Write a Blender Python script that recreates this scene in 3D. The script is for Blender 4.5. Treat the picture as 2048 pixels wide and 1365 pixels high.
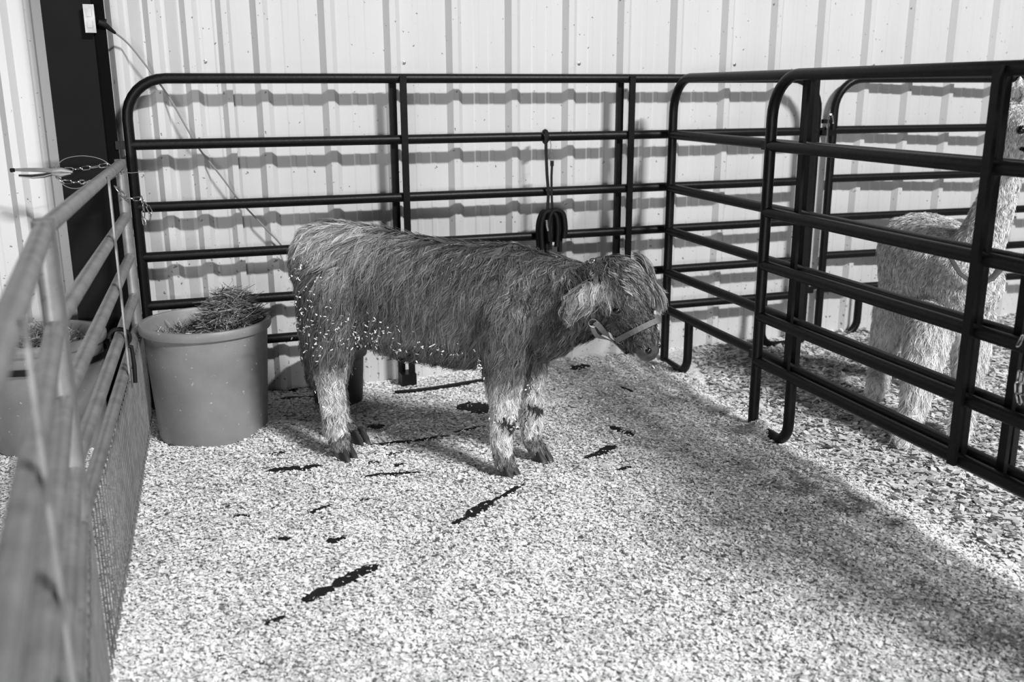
import bpy, bmesh, math, random
import numpy as np
from mathutils import Vector, Matrix
from mathutils.bvhtree import BVHTree

random.seed(7); rng = np.random.default_rng(11)
S = bpy.context.scene
COL = S.collection
for o in list(bpy.data.objects): bpy.data.objects.remove(o)

# ------------------------------------------------------------------ camera
W, H, F = 2048, 1365, 1921.8
PITCH, ROLL, CH = 0.2552, -0.0038, 1.4434
cp, sp, cr, sr = math.cos(PITCH), math.sin(PITCH), math.cos(ROLL), math.sin(ROLL)
RIGHT = Vector((cr, sp*sr, cp*sr)); UP = Vector((-sr, sp*cr, cp*cr)); FWD = Vector((0, cp, -sp))
cam = bpy.data.cameras.new('camera'); camo = bpy.data.objects.new('camera', cam); COL.objects.link(camo)
cam.sensor_width = 36; cam.lens = F*36/W; cam.clip_start = .05
M = Matrix.Identity(4)
for i in range(3): M[i][0] = RIGHT[i]; M[i][1] = UP[i]; M[i][2] = -FWD[i]
M[2][3] = CH
camo.matrix_world = M
cam.dof.use_dof = True; cam.dof.focus_distance = 3.85; cam.dof.aperture_fstop = 2.4
S.camera = camo
CAM = Vector((0, 0, CH))

# ------------------------------------------------------------------ light
wd = bpy.data.worlds.new('overcast'); S.world = wd; wd.use_nodes = True
wd.node_tree.nodes['Background'].inputs[0].default_value = (1, 1, 1, 1)
wd.node_tree.nodes['Background'].inputs[1].default_value = 0.042
AZ, EL = math.radians(41.5), math.radians(39)
LD = Vector((-math.sin(AZ)*math.cos(EL), math.cos(AZ)*math.cos(EL), -math.sin(EL)))
la = bpy.data.lights.new('barn_door_light', 'AREA'); la.shape = 'RECTANGLE'; la.size = 2.6; la.size_y = .3; la.energy = 3250
lo = bpy.data.objects.new('barn_door_light', la); COL.objects.link(lo)
lo.location = Vector((.3, 3.8, .3)) - LD*15
lo.rotation_euler = LD.to_track_quat('-Z', 'Y').to_euler()
dl = bpy.data.lights.new('fill_light', 'AREA'); dl.shape = 'RECTANGLE'; dl.size = 4.5; dl.size_y = 1.6; dl.energy = 680  # added fill lamp behind the camera, lifts the wall and its rail shadows
do = bpy.data.objects.new('fill_light', dl); COL.objects.link(do); do.location = (-.8, -8.0, 1.2)
do.rotation_euler = (Vector((.2, 4.5, .9))-do.location).to_track_quat('-Z', 'Y').to_euler()
S.view_settings.view_transform = 'Standard'; S.view_settings.look = 'None'
S.view_settings.exposure = -0.08; S.view_settings.gamma = 1.0; S.view_settings.use_curve_mapping = False

# ------------------------------------------------------------------ pixel helpers
def ray(x, y):
    return RIGHT*((x-W/2)/F) + UP*(-(y-H/2)/F) + FWD
def at(x, y, Y):
    d = ray(x, y); return CAM + d*(Y/d.y)
def gnd(x, y, z=0.0):
    d = ray(x, y); return CAM + d*((z-CH)/d.z)
def pix(p):
    v = Vector(p)-CAM; z = v.dot(FWD)
    return W/2+F*v.dot(RIGHT)/z, H/2-F*v.dot(UP)/z
def on_plane(x, y, p0, n):
    d = ray(x, y); return CAM + d*((Vector(p0)-CAM).dot(n)/d.dot(n))

# ------------------------------------------------------------------ object helpers
def tag(o, label=None, cat=None, group=None, kind=None):
    if label: o['label'] = label
    if cat: o['category'] = cat
    if group: o['group'] = group
    if kind: o['kind'] = kind
    return o
def empty(name, loc=(0, 0, 0), rz=0.0):
    o = bpy.data.objects.new(name, None); COL.objects.link(o); o.location = loc; o.rotation_euler = (0, 0, rz)
    o.empty_display_size = .05
    return o
def link(name, me, m, parent=None):
    o = bpy.data.objects.new(name, me); COL.objects.link(o)
    if m is not None and not me.materials: me.materials.append(m)
    if parent is not None: o.parent = parent
    return o
def npmesh(name, co, faces, smooth=True, tone=None):
    """co (N,3), faces (M,k) arrays"""
    me = bpy.data.meshes.new(name); co = np.asarray(co, np.float32); faces = np.asarray(faces, np.int32)
    n, k = faces.shape
    me.vertices.add(len(co)); me.vertices.foreach_set('co', co.ravel())
    me.loops.add(n*k); me.loops.foreach_set('vertex_index', faces.ravel())
    me.polygons.add(n); me.polygons.foreach_set('loop_start', np.arange(n, dtype=np.int32)*k)
    me.polygons.foreach_set('use_smooth', np.full(n, smooth))
    me.update(calc_edges=True)
    if tone is not None:
        a = me.attributes.new('tone', 'FLOAT', 'POINT'); a.data.foreach_set('value', np.asarray(tone, np.float32))
    return me
class MB:
    def __init__(s): s.v = []; s.f = []
    def box(s, c, size, rot=None):
        c = Vector(c); h = Vector(size)/2; b = len(s.v)
        for dx in (-1, 1):
            for dy in (-1, 1):
                for dz in (-1, 1):
                    p = Vector((dx*h.x, dy*h.y, dz*h.z))
                    if rot is not None: p = rot @ p
                    s.v.append(c+p)
        for q in ((0, 1, 3, 2), (4, 6, 7, 5), (0, 4, 5, 1), (2, 3, 7, 6), (0, 2, 6, 4), (1, 5, 7, 3)): s.f.append([b+i for i in q])
        return s
    def tube(s, path, r, n=12, closed=False, flat=1.0, nrm=None):
        path = [Vector(p) for p in path]; N = len(path); b = len(s.v)
        rr = r if hasattr(r, '__len__') else [r]*N
        T = []
        for i in range(N):
            if closed: t = path[(i+1) % N]-path[i-1]
            else: t = path[min(i+1, N-1)]-path[max(i-1, 0)]
            T.append(t.normalized() if t.length > 1e-9 else Vector((0, 0, 1)))
        if nrm is None:
            u = T[0].orthogonal().normalized()
        else: u = Vector(nrm)
        for i in range(N):
            u = (u - T[i]*u.dot(T[i])); u = u.normalized() if u.length > 1e-9 else T[i].orthogonal().normalized()
            w = T[i].cross(u)
            for k in range(n):
                a = 2*math.pi*(k+.5)/n
                s.v.append(path[i] + u*(math.cos(a)*rr[i]*flat) + w*(math.sin(a)*rr[i]))
        R = N if closed else N-1
        for i in range(R):
            j = (i+1) % N
            for k in range(n):
                l = (k+1) % n; s.f.append([b+i*n+k, b+i*n+l, b+j*n+l, b+j*n+k])
        if not closed:
            s.f.append([b+k for k in range(n)][::-1]); s.f.append([b+(N-1)*n+k for k in range(n)])
        return s
    def lathe(s, prof, c=(0, 0, 0), n=48):
        b = len(s.v); c = Vector(c)
        for r, z in prof:
            for k in range(n):
                a = 2*math.pi*k/n; s.v.append(c+Vector((r*math.cos(a), r*math.sin(a), z)))
        for i in range(len(prof)-1):
            for k in range(n):
                l = (k+1) % n; s.f.append([b+i*n+k, b+i*n+l, b+(i+1)*n+l, b+(i+1)*n+k])
        return s
    def mesh(s, name, smooth=True):
        me = bpy.data.meshes.new(name); me.from_pydata([tuple(v) for v in s.v], [], s.f)
        if smooth:
            me.polygons.foreach_set('use_smooth', [True]*len(me.polygons))
            try: me.set_sharp_from_angle(angle=math.radians(40))
            except Exception: pass
        me.update(); return me
    def build(s, name, m, parent=None, smooth=True): return link(name, s.mesh(name, smooth), m, parent)
def ribbons(P, side, hw, taper):
    """P (S,K,3) strand points, side (S,K,3) unit, hw (S,), taper (K,) -> co, faces"""
    Sn, K, _ = P.shape
    off = side*(hw[:, None, None]*taper[None, :, None])
    co = np.stack([P-off, P+off], 2).reshape(-1, 3)
    base = (np.arange(Sn)[:, None]*K + np.arange(K-1)[None, :])*2
    f = np.stack([base, base+1, base+3, base+2], -1).reshape(-1, 4)
    return co, f
def spline(pts, n):
    """Catmull-Rom through pts"""
    pts = [Vector(p) for p in pts]; out = []
    for i in range(len(pts)-1):
        p0 = pts[max(i-1, 0)]; p1 = pts[i]; p2 = pts[i+1]; p3 = pts[min(i+2, len(pts)-1)]
        for k in range(n):
            t = k/n
            out.append(.5*((2*p1)+(p2-p0)*t+(2*p0-5*p1+4*p2-p3)*t*t+(3*p1-p0-3*p2+p3)*t**3))
    out.append(pts[-1]); return out

# ------------------------------------------------------------------ materials
def mat(name, c, rough=.6, metal=0.0, var=0.0, vscale=8.0, bump=0.0, bscale=60.0, specks=None, tone=False, spec=.5, stretch=None, coat=0.0, lowdirt=False):
    """grey procedural: base value c, noise variation var, optional dark specks (scale, size, value)"""
    m = bpy.data.materials.new(name); m.use_nodes = True; nt = m.node_tree; N = nt.nodes; L = nt.links
    B = N['Principled BSDF']; B.inputs['Roughness'].default_value = rough; B.inputs['Metallic'].default_value = metal
    B.inputs['Specular IOR Level'].default_value = spec; B.inputs['Coat Weight'].default_value = coat
    tc = N.new('ShaderNodeTexCoord'); src = tc.outputs['Object']
    if stretch:
        mp = N.new('ShaderNodeMapping'); mp.inputs['Scale'].default_value = stretch; L.new(src, mp.inputs[0]); src = mp.outputs[0]
    val = None
    if tone:
        a = N.new('ShaderNodeAttribute'); a.attribute_name = 'tone'; val = a.outputs['Fac']
    else:
        v = N.new('ShaderNodeValue'); v.outputs[0].default_value = c; val = v.outputs[0]
    if var:
        nz = N.new('ShaderNodeTexNoise'); nz.inputs['Scale'].default_value = vscale; nz.inputs['Detail'].default_value = 6
        L.new(src, nz.inputs['Vector'])
        mr = N.new('ShaderNodeMapRange'); mr.inputs[1].default_value = .3; mr.inputs[2].default_value = .7
        mr.inputs[3].default_value = 1-var; mr.inputs[4].default_value = 1+var; L.new(nz.outputs['Fac'], mr.inputs[0])
        mu = N.new('ShaderNodeMath'); mu.operation = 'MULTIPLY'; L.new(val, mu.inputs[0]); L.new(mr.outputs[0], mu.inputs[1]); val = mu.outputs[0]
    if specks:
        sc, size, dv = specks
        nz = N.new('ShaderNodeTexNoise'); nz.inputs['Scale'].default_value = sc; nz.inputs['Detail'].default_value = 3
        L.new(tc.outputs['Object'], nz.inputs['Vector'])
        mr = N.new('ShaderNodeMapRange'); mr.inputs[1].default_value = 1-size; mr.inputs[2].default_value = 1-size+.03
        if lowdirt:                                   # splashed dirt, thicker near the ground
            sx = N.new('ShaderNodeSeparateXYZ'); L.new(tc.outputs['Object'], sx.inputs[0])
            mz = N.new('ShaderNodeMapRange'); mz.inputs[1].default_value = 1.1; mz.inputs[2].default_value = .1; mz.inputs[4].default_value = .06
            L.new(sx.outputs[2], mz.inputs[0]); ad = N.new('ShaderNodeMath'); L.new(nz.outputs['Fac'], ad.inputs[0]); L.new(mz.outputs[0], ad.inputs[1])
            L.new(ad.outputs[0], mr.inputs[0])
        else: L.new(nz.outputs['Fac'], mr.inputs[0])
        mx = N.new('ShaderNodeMix'); mx.data_type = 'FLOAT'; L.new(mr.outputs[0], mx.inputs[0]); L.new(val, mx.inputs[2]); mx.inputs[3].default_value = dv
        val = mx.outputs[0]
    cc = N.new('ShaderNodeCombineColor')
    for i in range(3): L.new(val, cc.inputs[i])
    L.new(cc.outputs[0], B.inputs['Base Color'])
    if bump:
        nz = N.new('ShaderNodeTexNoise'); nz.inputs['Scale'].default_value = bscale; nz.inputs['Detail'].default_value = 4
        L.new(src, nz.inputs['Vector'])
        b = N.new('ShaderNodeBump'); b.inputs['Strength'].default_value = bump; b.inputs['Distance'].default_value = .01
        L.new(nz.outputs['Fac'], b.inputs['Height']); L.new(b.outputs[0], B.inputs['Normal'])
    return m
M_wall = mat('painted_steel_sheet', .50, .36, 0, .04, 3, .05, 5, specks=(48, .305, .14), spec=.5, stretch=(1, 1, .25), lowdirt=True)
M_screw = mat('screw_head', .3, .4, .8)
M_black = mat('black_powder_coat', .004, .42, 0, .3, 30, .08, 90, spec=.2)
M_galv = mat('galvanized_tube', .24, .45, .5, .25, 14, .04, 60, specks=(45, .33, .16))
M_wire = mat('galvanized_wire', .14, .6, .3, .25, 20)
M_col = mat('primed_steel_column', .004, .7, 0, .25, 6, spec=.15)
M_colshade = mat('column_recess_shade', .002, .9, spec=.1)  # darker copy of the column steel, recess shade put into its colour
M_tub = mat('grey_plastic_tub', .20, .5, 0, .2, 5, .05, 40, specks=(55, .312, .42))
M_tubdark = mat('black_rubber_tub', .02, .6, 0, .2, 8)
M_hay = mat('dry_hay', .2, .7, tone=True)
M_hayfill = mat('hay_mass', .05, .9, 0, .6, 60, .6, 90)
M_chip = mat('wood_shaving', .6, .75, tone=True, spec=.2)
M_floor = mat('bedding_bed', .74, .9, 0, .45, 70, .5, 120, spec=.1)
M_mat = mat('black_rubber_mat', .012, .8, 0, .3, 40, .3, 150, spec=.2)
M_fur = mat('calf_hair', .2, .42, tone=True, spec=.35)
M_skin = mat('calf_hide', .08, .8, 0, .2, 20)
M_hoof = mat('dark_hoof', .012, .35, 0, .3, 30)
M_nose = mat('muzzle_skin', .045, .35, 0, .35, 60, .2, 120)
M_eye = mat('dark_eye', .004, .22)
M_strap = mat('woven_nylon_strap', .12, .7, 0, .15, 200, .2, 400)
M_bstrap = mat('black_nylon', .005, .65, 0, .2, 60, spec=.25)
M_collar = mat('dark_webbing', .035, .7, 0, .15, 200)
M_steel = mat('bright_steel', .6, .22, 1.0)
M_fleece = mat('alpaca_fleece', .7, .75, tone=True, spec=.15)
M_askin = mat('alpaca_hide', .6, .9, 0, .2, 20)
M_cord = mat('grey_cord', .20, .5)
M_box = mat('zinc_box', .35, .4, .6, .2, 20)

# ------------------------------------------------------------------ the setting: wall
BX, BY, BYAW = -1.6593, 4.2661, 0.3364
BDIR = Vector((math.cos(BYAW), math.sin(BYAW), 0)); BNRM = Vector((-math.sin(BYAW), math.cos(BYAW), 0))   # nrm away from camera
GAP = 0.136
def wallp(s, d, z): return Vector((BX, BY, 0)) + BDIR*s + BNRM*(GAP-d) + Vector((0, 0, z))   # d in front of the flats
RIB = 0.3048; RIB0 = 0.291
wall = MB().box((1.75, .03+.02, 1.45), (9.6, .04, 3.1)).build('wall_back', M_col, None, False)
wall.location = wallp(0, 0, 0); wall.rotation_euler = (0, 0, BYAW); tag(wall, kind='structure')
wall['label'] = 'ribbed pale metal barn wall behind the pens'
def rib_profile():
    """points (x, d) over one 3-rib sheet starting at left lap rib"""
    pts = []
    for r in range(3):
        x = r*RIB
        pts += [(x-.040, 0), (x-.0145, .028), (x+.0145, .028), (x+.040, 0)]
        for m in (1, 2):
            c = x+.04+(RIB-.08)*m/3
            pts += [(c-.017, 0), (c-.010, .0028), (c+.010, .0028), (c+.017, 0)]
    x = 3*RIB
    pts += [(x-.040, -.0012), (x-.0145, .0268), (x+.012, .0268)]
    return pts
prof = rib_profile()
v = []; f = []
zs = (-.06, 1.5, 3.0)
for z in zs:
    for x, d in prof: v.append((x, -d, z))
n = len(prof)
for k in range(len(zs)-1):
    for i in range(n-1): f.append([k*n+i, k*n+i+1, (k+1)*n+i+1, (k+1)*n+i])
sheet = bpy.data.meshes.new('wall_sheet'); sheet.from_pydata(v, [], f); sheet.materials.append(M_wall)
scm = MB().lathe([(0, -.006), (.0045, -.006), (.005, -.002), (.009, -.001), (.009, .0)], n=10)
scm.v = [Vector((p.x, p.z, p.y)) for p in scm.v]; scm = scm.mesh('screw'); scm.materials.append(M_screw)
starts = [RIB0+RIB*3*k for k in range(0, 7)]
starts = [RIB0-RIB*1-.0] + [RIB0+RIB*(2+3*k) for k in range(0, 6)] + [RIB0-RIB*2.5-.914*k for k in range(0, 3)]
for s0 in starts:
    o = link('wall_sheet', sheet, M_wall, wall); o.location = (s0, .0015, 0)
    for zz in (1.575, .93):
        q = link('screw', scm, M_screw, wall); q.location = (s0+RIB*(1 if s0 < 0 else 1)+.055, 0, zz)

# ------------------------------------------------------------------ floor and bedding
def vnoise(x, y, seed=0):
    """cheap smooth noise"""
    r = np.random.default_rng(seed); out = 0
    for k in range(7):
        a, b, c = r.uniform(-1, 1), r.uniform(-1, 1), r.uniform(0, 6.28); out = out+np.sin(x*a*6+y*b*6+c)
    return out/3.0
NEAR0 = Vector((1.0647, 4.0223, 0)); NDIR = Vector((.2953, -.9554, 0))
def floor_z(x, y):
    x = np.asarray(x, float); y = np.asarray(y, float)
    z = .006*vnoise(x*2, y*2, 3)+.004*vnoise(x*6, y*6, 5)
    w = (x-BX)*BNRM.x+(y-BY)*BNRM.y                       # drift of bedding against the wall
    z = z+.02*np.clip((w+.35)/.45, 0, 1)*np.clip((x+.4)/.6, 0, 1)
    z = z+.035*np.exp(-(((x+1.02)/.16)**2+((y-3.93)/.12)**2))
    fp = NEAR0+NDIR*.085; z = z+.042*np.exp(-(((x-fp.x)**2+(y-fp.y)**2)/.075**2)**1.5)   # bedding heaped over the panel foot
    return z
gx = np.linspace(-3.4, 5.2, 173); gy = np.linspace(-.6, 6.9, 151)
GX, GY = np.meshgrid(gx, gy); GZ = floor_z(GX, GY)-.004
idx = np.arange(GX.size).reshape(GX.shape)
ff = np.stack([idx[:-1, :-1], idx[:-1, 1:], idx[1:, 1:], idx[1:, :-1]], -1).reshape(-1, 4)
floor = link('floor', npmesh('floor', np.stack([GX, GY, GZ], -1).reshape(-1, 3), ff), M_floor); tag(floor, kind='structure')
floor['label'] = 'ground bedded with pale wood shavings'
# dark rubber mat showing through the bedding, pixel streaks on the ground
STREAKS = [((530, 1247), (570, 1229), 7), ((607, 1208), (668, 1176), 13), ((668, 1176), (756, 1129), 15), ((903, 1047), (935, 1030), 6), ((935, 1030), (985, 1004), 12),
 ((985, 1004), (1048, 973), 6), ((1168, 918), (1232, 895), 8), ((1236, 941), (1262, 934), 5), ((527, 943), (645, 936), 8), ((722, 953), (840, 947), 6),
 ((541, 912), (572, 909), 7), ((735, 890), (900, 876), 4), ((1217, 858), (1242, 865), 9), ((1246, 864), (1268, 874), 8), ((652, 1085), (692, 1077), 8),
 ((465, 1033), (500, 1034), 8), ((620, 1027), (665, 1010), 7), ((690, 1000), (760, 1003), 3), ((770, 906), (805, 904), 4), ((915, 812), (985, 822), 22),
 ((1022, 857), (1046, 858), 4), ((1241, 773), (1266, 783), 5), ((738, 852), (766, 858), 10), ((556, 1078), (582, 1083), 5), ((736, 926), (760, 925), 6), ((785, 930), (810, 928), 8),
 ((905, 865), (975, 856), 4), ((1140, 745), (1180, 740), 8), ((812, 902), (850, 905), 3), ((545, 775), (600, 778), 16), ((560, 800), (640, 795), 8), ((1085, 1390), (1100, 1380), 6)]
SEG = []
for a, b, w in STREAKS:
    A, B = gnd(*a), gnd(*b); ww = w*(A.y+B.y)/2/F*1.0
    vert = ww/ .38                        # ground width seen foreshortened
    t = (B-A).normalized(); nn = Vector((-t.y, t.x, 0)); wid = vert*abs(t.x)+ww*abs(t.y)
    SEG.append((A, B, wid))
    mb = MB(); K = 14; r2 = random.Random(hash((a, b)) & 0xffff)
    for i in range(K+1):
        u = i/K; e = min(1, 4*u+.25, 4*(1-u)+.25)*wid/2*1.25; c = A.lerp(B, u)
        for sgn in (-1, 1):
            q = c+nn*sgn*e*r2.uniform(.6, 1.2); mb.v.append(Vector((q.x, q.y, float(floor_z(q.x, q.y))+.0015)))
    for i in range(K): mb.f.append([2*i, 2*i+1, 2*i+3, 2*i+2])
    mb.build('exposed_mat', M_mat, floor, False)
def in_streak(x, y):
    m = np.zeros(len(x), bool)
    for A, B, w in SEG:
        d = B-A; L = d.length; ux, uy = d.x/L, d.y/L
        t = (x-A.x)*ux+(y-A.y)*uy; q = np.abs(-(x-A.x)*uy+(y-A.y)*ux)
        m |= (t > 0) & (t < L) & (q < w/2*1.05)
    return m
def project(P):
    V = P-np.array(CAM); z = V@np.array(FWD)
    return W/2+F*(V@np.array(RIGHT))/z, H/2-F*(V@np.array(UP))/z, z
def chips(name, N, xr, yr, big, parent=None, side=None):
    x = rng.uniform(*xr, N); y = rng.uniform(*yr, N)
    dnear = (x-NEAR0.x)*.9554+(y-NEAR0.y)*.2953                         # >0 on the far side of the dark side panel
    keep = (dnear > 0.05) if side == 'far' else (dnear <= 0.1)
    wdist = (x-BX)*BNRM.x+(y-BY)*BNRM.y; keep &= wdist < GAP-.03
    px, py, pz = project(np.stack([x, y, np.zeros(N)], 1)); keep &= (pz > .3) & (px > -500) & (px < 2550) & (py < 1560)
    keep &= ~in_streak(x, y) | (rng.random(N) < .05)
    x, y = x[keep], y[keep]; n = len(x)
    L = rng.uniform(.3, 1.0, n)**2.2*big*1.35+.0035; Wd = L*rng.uniform(.25, .8, n); yaw = rng.uniform(0, 6.283, n)
    tx = rng.normal(0, .15, n); ty = rng.normal(0, .15, n)
    z = floor_z(x, y)+rng.uniform(0, .007, n)+np.abs(tx)*L*.3
    c, s = np.cos(yaw), np.sin(yaw)
    ax = np.stack([c, s, tx], 1)*(L/2)[:, None]; ay = np.stack([-s, c, ty], 1)*(Wd/2)[:, None]
    ctr = np.stack([x, y, z], 1); up = np.zeros((n, 3)); up[:, 2] = rng.uniform(-.25, .25, n)*L
    co = np.stack([ctr-ax-ay, ctr+ax*rng.uniform(.6, 1, (n, 1))-ay, ctr+ax+ay+up, ctr-ax*rng.uniform(.6, 1, (n, 1))+ay], 1).reshape(-1, 3)
    fc = np.arange(4*n).reshape(-1, 4)
    patch = vnoise(x*1.3, y*1.3, 9)*.05+vnoise(x*4, y*4, 19)*.07-.22*np.clip(vnoise(x*7, y*7, 29)-.9, 0, 1)
    t = np.clip(rng.beta(5, 1.0, n)*(.98 if side is None else .64)+patch, .08, .95); dk = rng.random(n) < (.16 if side == 'far' else .07); t[dk] = rng.uniform(.05, .2, dk.sum())
    o = link(name, npmesh(name, co, fc, False, np.repeat(t, 4)), M_chip, parent); return o
o = chips('wood_shavings', 470000, (-2.3, 1.75), (1.5, 5.5), .0105)
tag(o, 'pale loose wood shavings spread over the calf pen', 'bedding', kind='stuff')
o = chips('coarse_wood_chips', 120000, (1.0, 4.6), (1.9, 6.4), .025, side='far')
tag(o, 'coarse grey wood chips on the ground of the alpaca pen', 'bedding', kind='stuff')

# ------------------------------------------------------------------ steel column, outlet box, cord
colm = empty('steel_column', wallp(-.19, .0, 0), BYAW)
tag(colm, 'dark painted steel column standing against the ribbed wall beside the pen corner', 'column')
MB().box((-.002, -.150, 1.5), (.190, .014, 3.0)).build('flange', M_col, colm, False)
MB().box((.062, -.085, 1.5), (.012, .115, 3.0)).build('web', M_colshade, colm, False)
MB().box((.115, -.11, 1.5), (.05, .05, 3.0)).build('edge_channel', M_colshade, colm, False)
MB().box((-.002, -.02, 1.5), (.190, .014, 3.0)).build('flange', M_colshade, colm, False)
bxp = on_plane(180, 38, wallp(0, .165, 0), BNRM)
ob = empty('outlet_box', bxp, BYAW); tag(ob, 'small zinc outlet box screwed to the dark steel column', 'outlet box')
MB().box((0, .0, 0), (.038, .05, .105)).build('box_body', M_box, ob, False)
MB().box((.0, -.027, 0), (.042, .004, .112)).build('cover_plate', M_box, ob, False)
MB().box((0, -.031, .022), (.02, .004, .028)).box((0, -.031, -.022), (.02, .004, .028)).build('receptacle', M_box, ob, False)
CP = [(200, 46, .15), (212, 52, .14), (228, 64, .10), (255, 86, .07), (285, 122, .06), (335, 190, .06), (370, 250, .06), (400, 300, .06), (440, 350, .06), (480, 402, .06), (530, 456, .06), (570, 500, .055), (640, 600, .05), (700, 700, .05), (730, 770, .05)]
def wpix(x, y, d): return on_plane(x, y, wallp(0, d, 0), BNRM)
cord = empty('power_cord', wpix(255, 86, .07)); tag(cord, 'grey power cord slanting down the wall behind the black pen panel', 'cord')
def loc(o, pts): return [Vector(p)-o.location for p in pts]
MB().tube(loc(cord, spline([wpix(*p) for p in CP[2:]], 5)), .0042, 8).build('cable', M_cord, cord)
pl = MB().tube(loc(cord, [wpix(*p) for p in ((196, 44, .15), (207, 48, .145), (214, 53, .14), (230, 66, .10))]), [.012, .014, .011, .006], 10)
pl.tube(loc(cord, [wpix(209, 47, .147), wpix(212, 38, .147)]), [.008, .003], 8)
pl.build('plug', M_bstrap, cord)

# ------------------------------------------------------------------ black pen panels
RH = [1.50, 1.2196, .9471, .7233, .5004, .3002]
def tube_mesh(path, r, n=14): return MB().tube(path, r, n)
def pen_panel(loc_, yaw, L, label, braces=(1.196, 2.38), legbrace=False, flip=1, lugs=True, foot_s=.27):
    """flip=+1: viewer on local -y side"""
    o = empty('pen_panel', loc_, yaw); tag(o, label, 'pen panel', 'black tubular steel pen panels')
    R = .17; r = .0225; top = RH[0]
    path = [(0, 0, -.01), (0, 0, .6), (0, 0, top-R)]
    path += [(R-R*math.cos(a), 0, top-R+R*math.sin(a)) for a in [math.pi/2*k/8 for k in range(1, 9)]]
    path += [(L-R+R*math.sin(a), 0, top-R+R*math.cos(a)) for a in [math.pi/2*k/8 for k in range(0, 9)]]
    path += [(L, 0, .6), (L, 0, -.01)]
    tube_mesh(path, r).build('frame_tube', M_black, o)
    for h in RH[1:]:
        tube_mesh([(.0, 0, h), (L*.5, 0, h), (L, 0, h)], r).build('rail', M_black, o)
    for sgn, x0 in ((1, 0), (-1, L)):
        k = .09; fs = foot_s
        p = [(x0+sgn*.005, 0, .012), (x0+sgn*(fs-k)*.6, 0, .010)]
        p += [(x0+sgn*(fs-k+k*math.sin(a)), 0, .010+k-k*math.cos(a)) for a in [math.pi/2*i/7 for i in range(0, 8)]]
        p += [(x0+sgn*fs, 0, RH[5])]
        tube_mesh(p, r).build('foot', M_black, o)
    for i, b in enumerate(braces):
        zb = 0.0 if (legbrace and i == 0) else RH[5]-.012
        MB().box((b+.018, -flip*.030, (top+.01+zb)/2), (.031, .014, top+.01-zb)).build('brace_strip', M_black, o, False)
        MB().box((b-.020, flip*.034, (top+zb)/2), (.034, .022, top-zb)).build('brace_channel', M_black, o, False)
        if legbrace and i == 0:
            MB().box((b, 0, .03), (.075, .09, .075)).build('brace_base', M_black, o, False)
    if lugs:
        for x0, sgn in ((0, -1), (L, 1)):
            for h in (RH[1], RH[4]-.18):
                MB().box((x0+sgn*.035, 0, h), (.05, .012, .036)).build('lug', M_black, o, False)
    return o
pan_back = pen_panel((BX, BY, 0), BYAW, 3.545, 'black tubular pen panel along the wall behind the calf', legbrace=True)
FAR0 = Vector((.8311, 5.0557, 0)); fyaw = math.atan2(-.957, .291)
pan_far = pen_panel(FAR0, fyaw, 3.6, 'black pen panel dividing calf and alpaca, with one end against the back panel', flip=1, lugs=False)
nyaw = math.atan2(NDIR.y, NDIR.x)
pan_near = pen_panel(NEAR0, nyaw, 3.6, 'black pen panel overlapping the dividing panel, its bent foot standing free on the shavings', flip=1)
pan_alp = pen_panel((1.8236, 5.5694, 0), .2767, 3.6, 'black pen panel behind the alpaca along the ribbed wall')
# latch joining back panel and alpaca panel
lt = wpix(1652, 245, .0)
lat = empty('panel_latch', Vector((BX, BY, 0))+BDIR*3.61+Vector((0, 0, 1.26)), BYAW); tag(lat, 'steel pin latch coupling the two back panels beside the alpaca', 'latch')
MB().box((.0, -.012, -.05), (.085, .02, .03)).box((-.012, -.012, .012), (.05, .02, .022)).build('bracket', M_black, lat, False)
MB().tube([(-.005, -.02, -.16), (-.005, -.02, .03), (.0, -.02, .045), (.012, -.02, .05), (.022, -.02, .04), (.03, -.02, .0)], .006, 8).build('pin', M_steel, lat)

# ------------------------------------------------------------------ galvanized gates
GH = [1.1519, .9341, .7608, .5882, .4514]
def gate(loc_, yaw, L, label, strips, upr=(0,), far_up=True):
    o = empty('galvanized_gate', loc_, yaw); tag(o, label, 'gate', 'galvanized tube gates with wire infill')
    r = .0205
    for h in GH:
        tube_mesh([(0, 0, h), (L/2, 0, h), (L, 0, h)], r, 14).build('rail', M_galv, o)
    for x in (0, L):
        tube_mesh([(x, 0, .02), (x, 0, .6), (x, 0, GH[0]+.02)], .0225, 14).build('upright', M_galv, o)
    for x in strips:
        MB().box((x, .024, (GH[0]+GH[4])/2), (.032, .006, GH[0]-GH[4]+.03)).build('strap_brace', M_galv, o, False)
    w = MB(); x = .04
    while x < L-.02:
        w.tube([(x, .0225, GH[4]+.0), (x, .0225, .012)], .0028, 5); x += .05
    w.tube([(.02, .0225, .05), (L-.02, .0225, .05)], .003, 5)
    tag(w.build('wire_infill', M_wire, o), kind='stuff')
    return o
g1a = Vector((-1.0392, 2.1356, 0)); g1dir = Vector((-.2932, .9560, 0)); G1L = 2.02
g1end = g1a+g1dir*G1L
gate1 = gate(g1end, math.atan2(-g1dir.y, -g1dir.x), G1L, 'galvanized tube gate running up to the corner of the calf pen', (G1L-1.235,))
g2a = Vector((-1.022, 2.088, 0)); g2dir = Vector((.386, -.9225, 0)).normalized()
gate2 = gate(g2a, math.atan2(g2dir.y, g2dir.x), 1.75, 'galvanized gate butted against the end of the corner gate', (.98,))

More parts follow.
